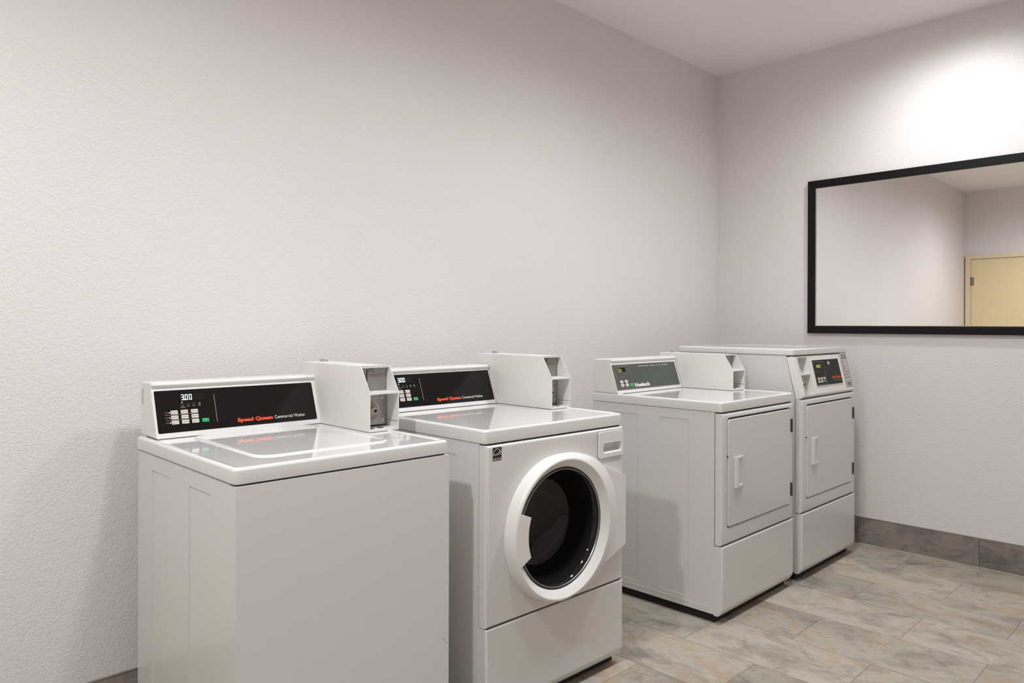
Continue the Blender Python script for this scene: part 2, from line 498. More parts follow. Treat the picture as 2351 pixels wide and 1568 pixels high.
# cream door on the wall behind the camera (seen in the mirror)
d = structure(obj('door_1', box(XF + 0.002, XF + 0.030, 1.525, 2.437, 0.008, 2.072, 0.002), M['door']), 'cream laminate door reflected in the mirror')
for nm, bx in (('door_frame', (XF, XF + 0.045, 2.440, 2.4945, 0.0, 2.119)), ('door_frame', (XF, XF + 0.045, 1.467, 1.522, 0.0, 2.119)), ('door_frame', (XF, XF + 0.045, 1.522, 2.440, 2.075, 2.119))):
    obj(nm, box(*bx, 0.003), M['door_frame'], d)
for hz in (0.25, 1.04, 1.80):
    b = cyl_z(XF + 0.040, 2.4385, hz - 0.056, hz + 0.056, 0.0075, 12)
    box(XF + 0.030, XF + 0.0335, 2.405, 2.437, hz - 0.05, hz + 0.05, bm=b)
    obj('hinge', b, M['hinge_steel'], d)
b = cyl_z(0, 0, 0, 0.05, 0.011, 12); bmesh.ops.rotate(b, verts=b.verts, cent=(0, 0, 0), matrix=Matrix.Rotation(math.pi / 2, 3, 'Y')); bmesh.ops.translate(b, verts=b.verts, vec=(XF + 0.03, 1.59, 0.98))
box(XF + 0.072, XF + 0.086, 1.58, 1.70, 0.97, 0.99, 0.004, bm=b)
obj('door_handle', b, M['hinge_steel'], d)

# recessed ceiling lights
for i, (lx, ly, lw) in enumerate(LAMP_SPOTS):
    where = ('nearest the cream door', 'in front of the top-loading washer', 'in front of the grey-green dryer', 'nearest the mirror')[i]
    t = thing('recessed_ceiling_light', 'round recessed ceiling light ' + where, 'ceiling light', (lx, ly, ZC), 0, 'recessed ceiling lights')
    OFFSET[0] = Vector((0, 0, 0))
    n = 32
    b = loft([[(r * math.cos(2 * math.pi * k / n), r * math.sin(2 * math.pi * k / n), z) for k in range(n)] for r, z in ((0.135, -0.0005), (0.132, -0.006), (0.106, -0.007), (0.100, -0.0005))], False, False)
    obj('trim_ring', b, M['trim_white'], t)
    b = loft([[(r * math.cos(2 * math.pi * k / n), r * math.sin(2 * math.pi * k / n), z) for k in range(n)] for r, z in ((0.100, -0.0005), (0.100, -0.002))])
    obj('lens', b, M['lens'], t)
    ld = bpy.data.lights.new('lamp', 'SPOT'); ld.energy = lw; ld.color = (0.94, 0.975, 1.0)
    ld.spot_size = math.radians(171); ld.spot_blend = 1.0; ld.shadow_soft_size = (0.06, 0.10, 0.10, 0.07)[i]
    lo = bpy.data.objects.new('lamp', ld); COL.objects.link(lo); lo.parent = t; lo.location = (0, 0, -0.045)

# framed mirror
mt = thing('wall_mirror', 'wide rectangular mirror in a flat black frame on the back wall', 'mirror', (XB, 1.892, 1.205))
my0, my1, mz0, mz1, fw, fd = 0.372, 1.892, 1.2055, 2.1225, 0.0465, 0.022
OFFSET[0] = Vector((-XB, -1.892, -1.205))
def rail(pts):
    b = bmesh.new()
    A = [b.verts.new((XB - 0.001, y, z)) for y, z in pts]; B = [b.verts.new((XB - fd, y, z)) for y, z in pts]
    b.faces.new(A); b.faces.new(B[::-1])
    for i in range(4): b.faces.new((A[i], B[i], B[(i + 1) % 4], A[(i + 1) % 4]))
    bmesh.ops.recalc_face_normals(b, faces=b.faces); bevel(b, 0.0015, 2)
    obj('frame_rail', b, M['frame'], mt)
iy0, iy1, iz0, iz1 = my0 + fw, my1 - fw, mz0 + fw - 0.003, mz1 - fw
rail([(my0, mz0), (my1, mz0), (iy1, iz0), (iy0, iz0)])
rail([(my1, mz0), (my1, mz1), (iy1, iz1), (iy1, iz0)])
rail([(my1, mz1), (my0, mz1), (iy0, iz1), (iy1, iz1)])
rail([(my0, mz1), (my0, mz0), (iy0, iz0), (iy0, iz1)])
for bx in ((iy0, iy1, iz0, iz0 + 0.003), (iy0, iy1, iz1 - 0.003, iz1), (iy0, iy0 + 0.003, iz0 + 0.003, iz1 - 0.003), (iy1 - 0.003, iy1, iz0 + 0.003, iz1 - 0.003)):
    obj('inner_bead', box(XB - 0.019, XB - 0.014, bx[0], bx[1], bx[2], bx[3], 0.001, 1), M['bead'], mt)
obj('mirror_glass', box(XB - 0.0145, XB - 0.010, iy0, iy1, iz0, iz1), M['mirror'], mt, wn=False)
OFFSET[0] = Vector((0, 0, 0))

# ------------------------------------------------------------------ machine parts
def worktop(w, y0, y1, zb, zt, parent, x0=0.0, dish=0.003, rim=0.013, r=0.016, extra=None):
    n = 5
    def lp(ins, z, rr): return [(x, y, z) for x, y in rrect(x0 + ins, w - ins, y0 + ins, y1 - ins, max(rr, 0.003), n)]
    loops = [lp(0.003, zb, r - 0.003), lp(0.0, zb + 0.003, r), lp(0.0, zt - 0.008, r), lp(0.0012, zt - 0.0045, r), lp(0.004, zt - 0.0012, r), lp(0.008, zt, r),
             lp(rim, zt, r), lp(rim + 0.003, zt - dish * 0.4, r), lp(rim + 0.006, zt - dish * 0.9, r), lp(rim + 0.012, zt - dish, r)]
    return obj('worktop', loft(loops), M['top'], parent, sharp=60)

def side_skin(parent, xs, y0, y1, z0, z1, holes, depth=0.0021):
    """left cabinet skin with two pressed-in panels; holes = [(y0, y1, z0, z1)]"""
    b = bmesh.new()
    outer = [(y0, z0), (y1, z0), (y1, z1), (y0, z1)]
    H = [rrect(*h, 0.006, 3) for h in holes]
    for lp in [outer] + H:
        V = [b.verts.new((xs - depth, y, z)) for y, z in lp]
        for k in range(len(V)): b.edges.new((V[k], V[(k + 1) % len(V)]))
    bmesh.ops.triangle_fill(b, use_beauty=True, use_dissolve=False, edges=b.edges[:], normal=(-1, 0, 0))
    for lp in [outer] + H:
        loft([[(xs - depth, y, z) for y, z in lp], [(xs + 0.0005, y, z) for y, z in lp]], False, False, bm=b)
    bmesh.ops.remove_doubles(b, verts=b.verts, dist=1e-5)
    obj('side_panel', b, M['white_worn'], parent)

def feet(w, y0, y1, h, parent):
    for x in (0.06, w - 0.06):
        for y in (y0 + 0.07, y1 - 0.07):
            b = cyl_z(x, y, 0.0, 0.016, 0.024, 16, rb=0.003); cyl_z(x, y, 0.014, h, 0.010, 10, bm=b)
            obj('foot', b, M['rubber'], parent)

def underside_shade_box(w, D, h, parent):  # black box added to paint the shade in the void under a machine
    obj('underside_shade_box', box(0.016, w - 0.016, 0.040, D - 0.03, 0.004, h, 0.002, 1), M['gap'], parent)

def kick_profile(ztop, zbot, y=0.0):
    return [(y, ztop), (y, zbot + 0.026), (y + 0.016, zbot), (y + 0.038, zbot), (y + 0.038, ztop)]

def hollow_cabinet(w, y0, y1, z0, z1, parent, mat, seam=True):
    b = box(0.004, w - 0.004, y0, y1, z0, z1, 0.003)
    return obj('cabinet', b, mat, parent)

def console(parent, x0, x1, yb, zb, yt, zt, yback, fasc, fmat, lip=True):
    """slanted back console; returns (console object, fascia frame)"""
    F = Frame((0, yb, zb), (0, yt - yb, zt - zb))
    L = math.hypot(yt - yb, zt - zb)
    T = F.T
    # body profile: slanted face, concave neck and a rolled crest on top
    q = F(0, L * 0.968)
    prof = [(yb, zb), (q.y, q.z), (yt - 0.0035, zt + 0.0005), (yt - 0.0075, zt + 0.0035), (yt - 0.0090, zt + 0.0070), (yt - 0.0080, zt + 0.0105), (yt - 0.0045, zt + 0.0140), (yt + 0.001, zt + 0.0160),
            (yback - 0.012, zt + 0.0150), (yback - 0.003, zt + 0.0125), (yback, zt + 0.006)]
    prof += [(yback, zb)]
    b = prism_x(prof, x0, x1)
    bevel(b, 0.006, 3, 60, lambda e: abs(e.verts[0].co.x - e.verts[1].co.x) < 1e-4)
    c = obj('control_console', b, M['plastic'], parent)
    return c, F, L

def coin_box(parent, x0, x1, yf, yb, z0, z1, knee, ytop, toplock=True, hexlabel=True):
    """sheet-metal coin meter case with open front: upper coin cavity and lower lock cavity"""
    t = 0.0022; cav = yf + 0.067
    side = [(yb, z0), (yf, z0), (yf, knee), (ytop, z1), (yb, z1)]
    b = prism_x(side, x0, x0 + t)
    prism_x(side, x1 - t, x1, bm=b)
    box(x0 + t, x1 - t, ytop, yb, z1 - t, z1, bm=b)                                   # top
    prism_x([(ytop, z1), (ytop, z1 - 0.006), (ytop + t, z1 - 0.006), (ytop + t, z1)], x0 + t, x1 - t, bm=b)
    box(x0 + t, x1 - t, yb - t, yb, z0, z1 - t, bm=b)                                  # back
    box(x0 + t, x1 - t, yf, yb - t, z0, z0 + 0.007, bm=b)                              # floor lip
    box(x0 + t, x1 - t, yf, cav + 0.004, knee - 0.006, knee, bm=b)                     # shelf between the cavities
    c = obj('coin_box', b, M['coin'], parent)
    ix0, ix1 = x0 + t, x1 - t
    G = Frame((0, cav, 0), (0, 0, 1))
    # upper coin slide plate, bent at the top
    bend = z1 - 0.026
    b = loft([[(x, y, z) for x, z in rect(ix0 + 0.001, ix1 - 0.004, knee, bend)] for y in (cav + 0.003, cav)])
    prism_x([(cav, bend), (cav - 0.006, z1 - 0.004), (cav, z1 - 0.004), (cav + 0.003, bend)], ix0 + 0.001, ix1 - 0.004, bm=b)
    obj('coin_slide', b, M['steel_plate'], c)
    sx = ix0 + 0.027
    b = slab(G, rrect(sx - 0.004, sx + 0.004, bend - 0.032, z1 - 0.010, 0.0035, 3), 0.0, 0.0035, 0.001)
    obj('slot_rim', b, M['chrome'], c)
    b = slab(G, rrect(sx - 0.0015, sx + 0.0022, bend - 0.026, z1 - 0.012, 0.0012, 3), 0.003, 0.0042)
    obj('coin_slot', b, M['gap'], c)
    b = slab(G, rrect(sx - 0.008, sx - 0.001, knee + 0.012, knee + 0.038, 0.002, 3), 0.0, 0.0012)
    obj('coin_return', b, M['gap'], c)
    if hexlabel:
        hx, hz = ix0 + 0.047, z1 - 0.017
        hexp = [(hx - 0.013, hz), (hx - 0.009, hz + 0.006), (hx + 0.009, hz + 0.006), (hx + 0.013, hz), (hx + 0.009, hz - 0.006), (hx - 0.009, hz - 0.006)]
        b = slab(G, hexp, 0.0, 0.0068)
        obj('price_badge', b, M['steel'], c)
        b = text(G, '25¢', hx - 0.006, hx + 0.006, hz - 0.0028, 0.0055, 0.0072, 0.01)
        obj('badge_print', b, M['print_dark'], c, wn=False)
    # lower lock plate
    b = slab(G, rrect(ix0 + 0.002, ix1 - 0.003, z0 + 0.012, knee - 0.008, 0.006, 3), -0.002, 0.002, 0.001)
    obj('lock_plate', b, M['steel'], c)
    lx, lz = ix0 + 0.046, (z0 + knee) / 2 - 0.002
    b = disc_stack(G, lx, lz, [(0.031, 0.002), (0.031, 0.0045), (0.029, 0.006), (0.026, 0.0045), (0.024, 0.004), (0.021, 0.009), (0.019, 0.010)], 28)
    obj('lock_collar', b, M['steel'], c)
    b = disc_stack(G, lx, lz, [(0.0160, 0.009), (0.0160, 0.017), (0.0150, 0.018)], 24)
    obj('lock_barrel', b, M['brass'], c)
    b = disc_stack(G, lx, lz, [(0.0142, 0.017), (0.0140, 0.0205), (0.0130, 0.0215)], 24)
    obj('lock_cylinder', b, M['steel'], c)
    b = disc_stack(G, lx + 0.003, lz, [(0.0045, 0.0215), (0.0045, 0.0228)], 12)
    slab(G, rect(lx + 0.004, lx + 0.010, lz - 0.0015, lz + 0.002), 0.0215, 0.0228, bm=b)
    obj('keyhole', b, M['gap'], c)
    for zz in (z0 + 0.028, knee - 0.023):
        b = disc_stack(G, ix1 - 0.017, zz, [(0.0068, 0.002), (0.0068, 0.0042), (0.0052, 0.0055)], 14)
        obj('screw', b, M['chrome'], c)
    for k, xx in enumerate((ix0 + 0.022, ix0 + 0.058)):
        b = cyl_z(xx, yf + 0.030, z0 + 0.0068, z0 + 0.0078, 0.011, 14); obj('floor_hole', b, M['gap'], c)
    # inner ledge on the right cheek
    box_ = box(x1 - t - 0.0012, x1 - t, yf + 0.004, cav - 0.004, z0 + 0.026, z0 + 0.0272)
    obj('inner_fold', box_, M['steel_plate'], c)
    if toplock:
        b = cyl_z(x0 + 0.066, yb - 0.035, z1, z1 + 0.009, 0.009, 14, rb=0.0015)
        cyl_z(x0 + 0.088, yb - 0.030, z1, z1 + 0.006, 0.005, 10, bm=b)
        obj('top_lock', b, M['chrome'], c)
    obj('side_slot', box(x0 - 0.0006, x0, yb - 0.060, yb - 0.030, z1 - 0.032, z1 - 0.023, 0.0003, 1), M['coin'], c)
    return c

def washer_fascia(c, F, x0, x1, t0, t1, icons):
    """black glass fascia with price display, nine cream keys and a green start key (print measured from the fascia's left edge)"""
    b = slab(F, rrect(x0, x1, t0, t1, 0.004, 3), -0.001, 0.0012, 0.0005, 1)
    obj('fascia', b, M['fascia'], c)
    dx = x0 - 0.030; n = 0.0015
    def X(v): return v + dx
    obj('display_window', slab(F, rect(X(0.103), X(0.182), 0.1115, 0.1335), 0.001, n), M['display'], c)
    obj('display_digits', polys(F, digits('3.00', X(0.1070), X(0.1425), 0.1135, 0.1310), n + 0.0002), M['digit_white'], c, wn=False)
    b = polys(F, digits('888', X(0.1445), X(0.180), 0.1135, 0.1310), n + 0.0001)
    obj('unlit_segments', b, simple('unlit', lin(20, 12, 14), 0.3) if 'unlit' not in bpy.data.materials else bpy.data.materials['unlit'], c, wn=False)
    for lx, lt in ((0.1080, 0.1065), (0.0675, 0.0768), (0.0675, 0.0612), (0.0675, 0.0455)):
        obj('indicator_light', disc_stack(F, X(lx), lt, [(0.0016, 0.001), (0.0014, 0.0018)], 10), M['digit_white'], c)
    # little pictograms and captions under the display
    b = bmesh.new()
    def tub(x, t, s=0.0042):
        return [[(x - s, t + s), (x - s + 0.0008, t + s), (x - s * 0.6 + 0.0008, t - s * 0.5), (x - s * 0.6, t - s * 0.5)],
                [(x + s, t + s), (x + s - 0.0008, t + s), (x + s * 0.6 - 0.0008, t - s * 0.5), (x + s * 0.6, t - s * 0.5)],
                rect(x - s * 0.6, x + s * 0.6, t - s * 0.5, t - s * 0.5 + 0.0008), rect(x - s, x - s * 0.5, t + s - 0.0008, t + s), rect(x + s * 0.5, x + s, t + s - 0.0008, t + s)]
    for k in range(icons):
        x = X(0.1085 + 0.0172 * k)
        if k < 3: polys(F, tub(x, 0.0985), n, b)
        else: polys(F, [circle(x, 0.0995, 0.0035, 12)], n, b)
    obj('pictograms', b, M['print_dim'], c, wn=False)
    b = bmesh.new()
    for s, xa, xb_, t in (('WASH', 0.1045, 0.1135, 0.0925), ('PROGRESS', 0.1010, 0.1170, 0.0890), ('WASH', 0.1215, 0.1300, 0.0925), ('RINSE', 0.1385, 0.1470, 0.0925), ('SPIN', 0.1560, 0.1640, 0.0925)) + ((('DONE', 0.1735, 0.1815, 0.0925),) if icons > 4 else ()):
        text(F, s, X(xa), X(xb_), t, 0.0023, n, 0.008, b)
    obj('captions', b, M['print_grey'], c, wn=False)
    # keys
    words = (('REGULAR', 'DELUXE', 'ULTRA'), ('NORMAL', 'SYNTHETIC', 'DELICATE'), ('COLD', 'WARM', 'HOT'))
    for r in range(3):
        for q in range(3):
            kx, kt = X(0.0710 + 0.0301 * q), 0.0710 - 0.0156 * r
            obj('key', slab(F, rrect(kx, kx + 0.0213, kt, kt + 0.0117, 0.0018, 3), 0.001, 0.0026, 0.0006, 1), M['key'], c)
            b = text(F, words[r][q], kx + (0.0078 if r < 2 else 0.0095), kx + (0.0200 if r < 2 else 0.0182), kt + 0.0048, 0.0027, 0.0029, 0.012)
            if r < 2: polys(F, ring_outline(kx + 0.0022, kx + 0.0066, kt + 0.0032, kt + 0.0082, 0.0006), 0.0029, b)
            else: polys(F, [rect(kx + 0.0050, kx + 0.0062, kt + 0.0036, kt + 0.0092), circle(kx + 0.0056, kt + 0.0036, 0.0014, 8)], 0.0029, b)
            obj('key_print', b, M['print_dark'], c, wn=False)
    obj('start_key', slab(F, rrect(X(0.1618), X(0.1830), 0.0398, 0.0515, 0.0015, 3), 0.001, 0.0026, 0.0006, 1), M['key_green'], c)
    b = text(F, 'START', X(0.1665), X(0.1775), 0.0468, 0.0026, 0.0029, 0.01)
    obj('key_print', b, simple('print_mint', lin(120, 215, 165), 0.5) if 'print_mint' not in bpy.data.materials else bpy.data.materials['print_mint'], c, wn=False)
    for rl_ in (rect(X(0.0540), X(0.1530), 0.0692, 0.0700), rect(X(0.0545), X(0.1530), 0.0530, 0.0538), rect(X(0.2072), X(0.2086), 0.0368, 0.1256)):
        obj('rule_line', polys(F, [rl_], n), M['print_grey'], c, wn=False)
    b = bmesh.new()
    for s, t in (('Wash', 0.0755), ('Cycle', 0.0600), ('Temp', 0.0442)): text(F, s, X(0.0535), X(0.0635), t, 0.0029, n, 0.006, b)
    obj('row_captions', b, M['print_grey'], c, wn=False)
    obj('brand_lettering', text(F, 'Speed Queen', X(0.2725), X(0.3920), 0.0303, 0.0112, n, 0.045), M['print_orange'], c, wn=False)
    obj('model_lettering', text(F, 'Commercial Washer', X(0.3985), X(0.5085), 0.0303, 0.0108, n, 0.0), M['print_white'], c, wn=False)
    obj('small_print', text(F, '204055', x1 - 0.016, x1 - 0.003, t0 + 0.0035, 0.0018, n, 0.0), M['print_dim'], c, wn=False)

def place(m):
    x, y, w, dpt, zt, zb, r = m
    OFFSET[0] = Vector((-w / 2, -dpt / 2, 0))
    cx = x + math.cos(r) * w / 2 - math.sin(r) * dpt / 2
    cy = y + math.sin(r) * w / 2 + math.cos(r) * dpt / 2
    return (cx, cy, 0.0), r

# ------------------------------------------------------------------ top-loading washer
W1 = (0.7533, 1.6753, 0.651, 0.705, 0.9105, 0.8712, -0.0126)
loc, rz = place(W1)
w, D, ZT, ZB = W1[2], W1[3], W1[4], W1[5]
wm = thing('washing_machine', 'white top-loading coin washer with blank front panel, nearest the camera', 'washing machine', loc, rz, 'coin laundry machines along the wall')
obj('cabinet', box(0.006, w - 0.006, 0.034, D - 0.012, 0.035, ZB - 0.001, 0.003), M['white_worn'], wm)
b = box(0.003, w - 0.003, -0.003, 0.034, 0.032, 0.8672, 0.0)
bevel(b, 0.009, 3, 30, lambda e: all(v.co.y < 0.01 for v in e.verts))
obj('front_panel', b, M['white'], wm)
obj('gap_shade_strip', box(0.012, w - 0.012, 0.012, 0.030, 0.860, ZB + 0.001), M['gap'], wm)  # black strip painting the shade in the gap under the worktop
side_skin(wm, 0.0061, 0.0345, D - 0.013, 0.036, ZB - 0.002, [(0.142, 0.288, 0.085, 0.825), (0.412, 0.570, 0.085, 0.825)])
worktop(w, 0.0, D - 0.002, ZB, ZT, wm)
# lid pressed into the worktop
n = 6
zl = ZT - 0.003
def lidloop(ins, z, rr): return [(x, y, z) for x, y in rrect(0.112 + ins, 0.530 - ins, 0.108 + ins, 0.583 - ins * 0.3, rr, n)]
b = loft([lidloop(0.0, zl - 0.001, 0.050), lidloop(0.001, zl + 0.0012, 0.050), lidloop(0.004, zl + 0.0034, 0.048), lidloop(0.008, zl + 0.0038, 0.046), lidloop(0.012, zl + 0.0030, 0.044), lidloop(0.017, zl + 0.0012, 0.042), lidloop(0.024, zl + 0.0006, 0.038)], cap0=False)
obj('lid', b, M['top'], wm, sharp=60)
c, F, L = console(wm, 0.022, 0.566, 0.592, ZT - 0.001, 0.645, 1.0585, 0.730, None, None)
washer_fascia(c, F, 0.030, 0.552, 0.0155, 0.1465, 4)
for k in range(3):
    obj('print_line', box(0.0217, 0.0221, 0.704 + 0.007 * k, 0.7055 + 0.007 * k, 1.004, 1.052), M['print_grey'], c, wn=False)
coin_box(wm, 0.563, 0.675, 0.289, 0.735, ZT - 0.0015, 1.1155, 1.033, 0.341)
feet(w, 0.0, D, 0.036, wm)
underside_shade_box(w, D, 0.036, wm)

FS = Frame((0, -0.003, 0), (0, 0, 1))
for q in ([(0.6235, 0.3290), (0.6245, 0.3302), (0.6330, 0.3255), (0.6322, 0.3248)], [(0.6370, 0.3160), (0.6380, 0.3164), (0.6420, 0.3110), (0.6414, 0.3106)]):
    obj('scuff_mark', polys(FS, [q], 0.0004), M['print_dim'], wm, wn=False)

# ------------------------------------------------------------------ front-loading washer
W2 = (1.5326, 1.6469, 0.6832, 0.705, 0.9257, 0.8821, -0.0218)
loc, rz = place(W2)
w, D, ZT, ZB = W2[2], W2[3], W2[4], W2[5]
fl = thing('washing_machine', 'white front-loading coin washer with round dark glass door', 'washing machine', loc, rz, 'coin laundry machines along the wall')
side = box(0.004, 0.010, 0.034, D - 0.012, 0.035, ZB - 0.001); box(w - 0.010, w - 0.004, 0.034, D - 0.012, 0.035, ZB - 0.001, bm=side)
box(0.010, w - 0.010, D - 0.018, D - 0.012, 0.035, ZB - 0.001, bm=side); box(0.010, w - 0.010, 0.034, D - 0.018, 0.035, 0.041, bm=side)
obj('cabinet', side, M['white'], fl)
side_skin(fl, 0.0041, 0.0350, D - 0.013, 0.036, ZB - 0.002, [(0.142, 0.288, 0.085, 0.835), (0.412, 0.570, 0.085, 0.835)])
CX, CZ = 0.319, 0.575
# upper front panel with round opening
NA = 64
ang = [2 * math.pi * k / NA for k in range(NA)]
pz0, pz1, pr = 0.3140, 0.8780, 0.209
def ray_rect(a, x0, x1, z0, z1):
    dx, dz = math.cos(a), math.sin(a); best = 1e9
    if dx > 1e-9: best = min(best, (x1 - CX) / dx)
    if dx < -1e-9: best = min(best, (x0 - CX) / dx)
    if dz > 1e-9: best = min(best, (z1 - CZ) / dz)
    if dz < -1e-9: best = min(best, (z0 - CZ) / dz)
    return (CX + dx * best, CZ + dz * best)
def planar_with_holes(outer, holes, y, bm=None):
    b = bmesh.new()
    for lp in [outer] + holes:
        V = [b.verts.new((x, y, z)) for x, z in lp]
        for k in range(len(V)): b.edges.new((V[k], V[(k + 1) % len(V)]))
    bmesh.ops.triangle_fill(b, use_beauty=True, use_dissolve=False, edges=b.edges[:], normal=(0, -1, 0))
    return merge(bm, b)
FD = Frame((0, 0, 0), (0, 0, 1))
pr = 0.192
chole = circle(CX, CZ, pr, NA)
dhole = rrect(0.537, 0.6735, 0.776, 0.8655, 0.008, 4)
po = lambda ins: [(0.003 + ins, pz0 + ins), (w - 0.003 - ins, pz0 + ins), (w - 0.003 - ins, pz1 - ins), (0.003 + ins, pz1 - ins)]
b = planar_with_holes(po(0.010), [chole, dhole], 0.0)
loft([[FD(x, z, n_) for x, z in po(i_)] for i_, n_ in ((0.0, -0.034), (0.0, -0.010), (0.0028, -0.0032), (0.007, -0.0006), (0.010, 0.0))], False, False, bm=b)
loft([[FD(x, z, 0.0) for x, z in chole], [FD(x, z, -0.034) for x, z in chole]], False, False, bm=b)
loft([[FD(x, z, 0.0) for x, z in dhole], [FD(x, z, -0.034) for x, z in dhole]], False, False, bm=b)
bmesh.ops.remove_doubles(b, verts=b.verts, dist=1e-5)
obj('front_panel', b, M['white'], fl)
obj('gap_shade_strip', box(0.012, w - 0.012, 0.012, 0.034, 0.868, ZB + 0.001), M['gap'], fl)  # shade of the gap below the worktop, put in as a black strip
b = prism_x(kick_profile(0.3110, 0.032), 0.003, w - 0.003)
bevel(b, 0.006, 3, 30, lambda e: all(v.co.y < 0.017 for v in e.verts))
obj('lower_panel', b, M['white'], fl)
obj('seam_shadow_strip', box(0.012, w - 0.012, 0.007, 0.034, 0.309, 0.318), M['rust'], fl)
worktop(w, 0.005, D - 0.002, ZB, ZT, fl)
# door: ring, hinge wing, handle, glass bowl
door_n = 96
da = [2 * math.pi * k / door_n for k in range(door_n)]
def dl(fr, fy): return [(CX + fr(a) * math.cos(a), fy(a), CZ + fr(a) * math.sin(a)) for a in da]
def rgt(a): return max(0.0, math.cos(a)) ** 1.5
PD, WD = 0.046, 0.020            # ring height, hinge wing height
rb = lambda a: 0.241 + 0.062 * rgt(a)
yb_ = lambda a: -0.001 - (WD - 0.002) * min(1.0, rgt(a) * 2.5)
b = loft([dl(rb, lambda a: 0.0), dl(rb, yb_), dl(lambda a: 0.2405 + 0.055 * rgt(a), lambda a: yb_(a) - 0.003 - 0.012 * (1 - rgt(a))),
          dl(lambda a: 0.239 + 0.020 * rgt(a), lambda a: -PD + 0.010), dl(lambda a: 0.235 + 0.006 * rgt(a), lambda a: -PD + 0.003), dl(lambda a: 0.230, lambda a: -PD),
          dl(lambda a: 0.226, lambda a: -PD + 0.0006), dl(lambda a: 0.204, lambda a: -0.026), dl(lambda a: 0.201, lambda a: -0.023), dl(lambda a: 0.199, lambda a: -0.004)], False, False)
dr = obj('door', b, M['plastic'], fl, sharp=50)
# hinge wing: hull of the ring towards the right edge
hx, hz0, hz1 = 0.672, CZ - 0.127, CZ + 0.127
def tangent(px, pz, sgn):
    dx, dz = px - CX, pz - CZ; dd = math.hypot(dx, dz)
    return math.atan2(dz, dx) + sgn * math.acos(0.241 / dd)
a1, a0 = tangent(hx, hz1, 1), tangent(hx, hz0, -1)
wing = [(hx, hz0), (hx, hz1)] + [(CX + 0.241 * math.cos(a1 + (a0 - a1) * k / 14), CZ + 0.241 * math.sin(a1 + (a0 - a1) * k / 14)) for k in range(15)]
FW = Frame((0, 0, 0), (0, 0, 1))
b = slab(FW, wing, 0.0, WD, 0.004, 2)
obj('hinge_wing', b, M['plastic'], dr)
obj('wing_gap', box(hx, hx + 0.0015, -WD + 0.004, 0.001, hz0 + 0.003, hz1 - 0.003), M['gap'], dr)
# chrome-dark gasket and bowl
def ring(rs): return loft([[(CX + r * math.cos(a), y, CZ + r * math.sin(a)) for a in da] for r, y in rs], False, False)
obj('door_gasket', ring([(0.2015, -0.024), (0.198, -0.0215), (0.194, -0.0205), (0.193, -0.012), (0.199, -0.004)]), M['gasket'], dr)
obj('glass_rim', ring([(0.1965, -0.0235), (0.1955, -0.0262), (0.1935, -0.0262), (0.1925, -0.0235)]), M['steel'], dr)
bowl = [(0.1935, -0.018), (0.190, -0.016), (0.182, 0.000), (0.174, 0.040), (0.166, 0.085), (0.150, 0.104), (0.110, 0.114), (0.055, 0.118), (0.012, 0.119)]
bowl = [(r + 0.003, y + 0.006) for r, y in bowl[::-1]] + [(0.1955, -0.016)] + bowl
obj('door_glass', loft([[(CX + r * math.cos(a), y, CZ + r * math.sin(a)) for a in da] for r, y in bowl], True, True), M['glass'], dr, sharp=80)
obj('drum', loft([[(CX + r * math.cos(a), y, CZ + r * math.sin(a)) for a in da] for r, y in [(0.2085, 0.020), (0.215, 0.06), (0.265, 0.13), (0.265, 0.50), (0.05, 0.53)]], False, True), M['drum'], fl)
# handle plate at the left of the ring
hs, he = math.radians(158), math.radians(202)
hp = []
for k in range(13):
    a = hs + (he - hs) * k / 12; hp.append((CX + 0.231 * math.cos(a), CZ + 0.231 * math.sin(a)))
for k in range(13):
    a = he + (hs - he) * k / 12; hp.append((CX + 0.170 * math.cos(a), CZ + 0.170 * math.sin(a)))
ys = [-PD - 0.001] * 13 + [-0.040] * 13
b = loft([[(x, -0.020, z) for x, z in hp], [(x, y, z) for (x, z), y in zip(hp, ys)]])
bmesh.ops.recalc_face_normals(b, faces=b.faces)
bevel(b, 0.003, 2, 40)
obj('door_handle', b, M['plastic'], dr)
# detergent drawer
FD = Frame((0, 0, 0), (0, 0, 1))
def bow(pts, amp, zc):  # bow the lower edge downwards at the right half
    return [(x, z - (amp * math.sin(math.pi * min(1, max(0, (x - 0.535) / 0.143))) if z < zc else 0)) for x, z in pts]
n = 8
inn = rrect(0.560, 0.664, 0.790, 0.826, 0.006, n)
out = rrect(0.534, 0.6765, 0.775, 0.8685, 0.010, n)
out = [(x, z - 0.006 * (math.sin(math.pi * (x - 0.534) / 0.1425)) * (1 if z < 0.80 else 0)) for x, z in out]
def off(pts, s):
    cx, cz = sum(p[0] for p in pts) / len(pts), sum(p[1] for p in pts) / len(pts)
    return [(cx + (x - cx) * s, cz + (z - cz) * s) for x, z in pts]
backl = rrect(0.566, 0.658, 0.803, 0.825, 0.005, n)
b = loft([[FD(x, z, -0.002) for x, z in out], [FD(x, z, 0.003) for x, z in out], [FD(x, z, 0.005) for x, z in off(out, 0.975)], [FD(x, z, 0.005) for x, z in inn], [FD(x, z, -0.022) for x, z in backl]], False, True)
dd_ = obj('detergent_drawer', b, M['plastic'], fl)
obj('drawer_gap', loft([[FD(x, z, 0.0007) for x, z in off(out, 1.022)], [FD(x, z, 0.0007) for x, z in off(out, 0.985)]], False, False), M['gap'], fl)
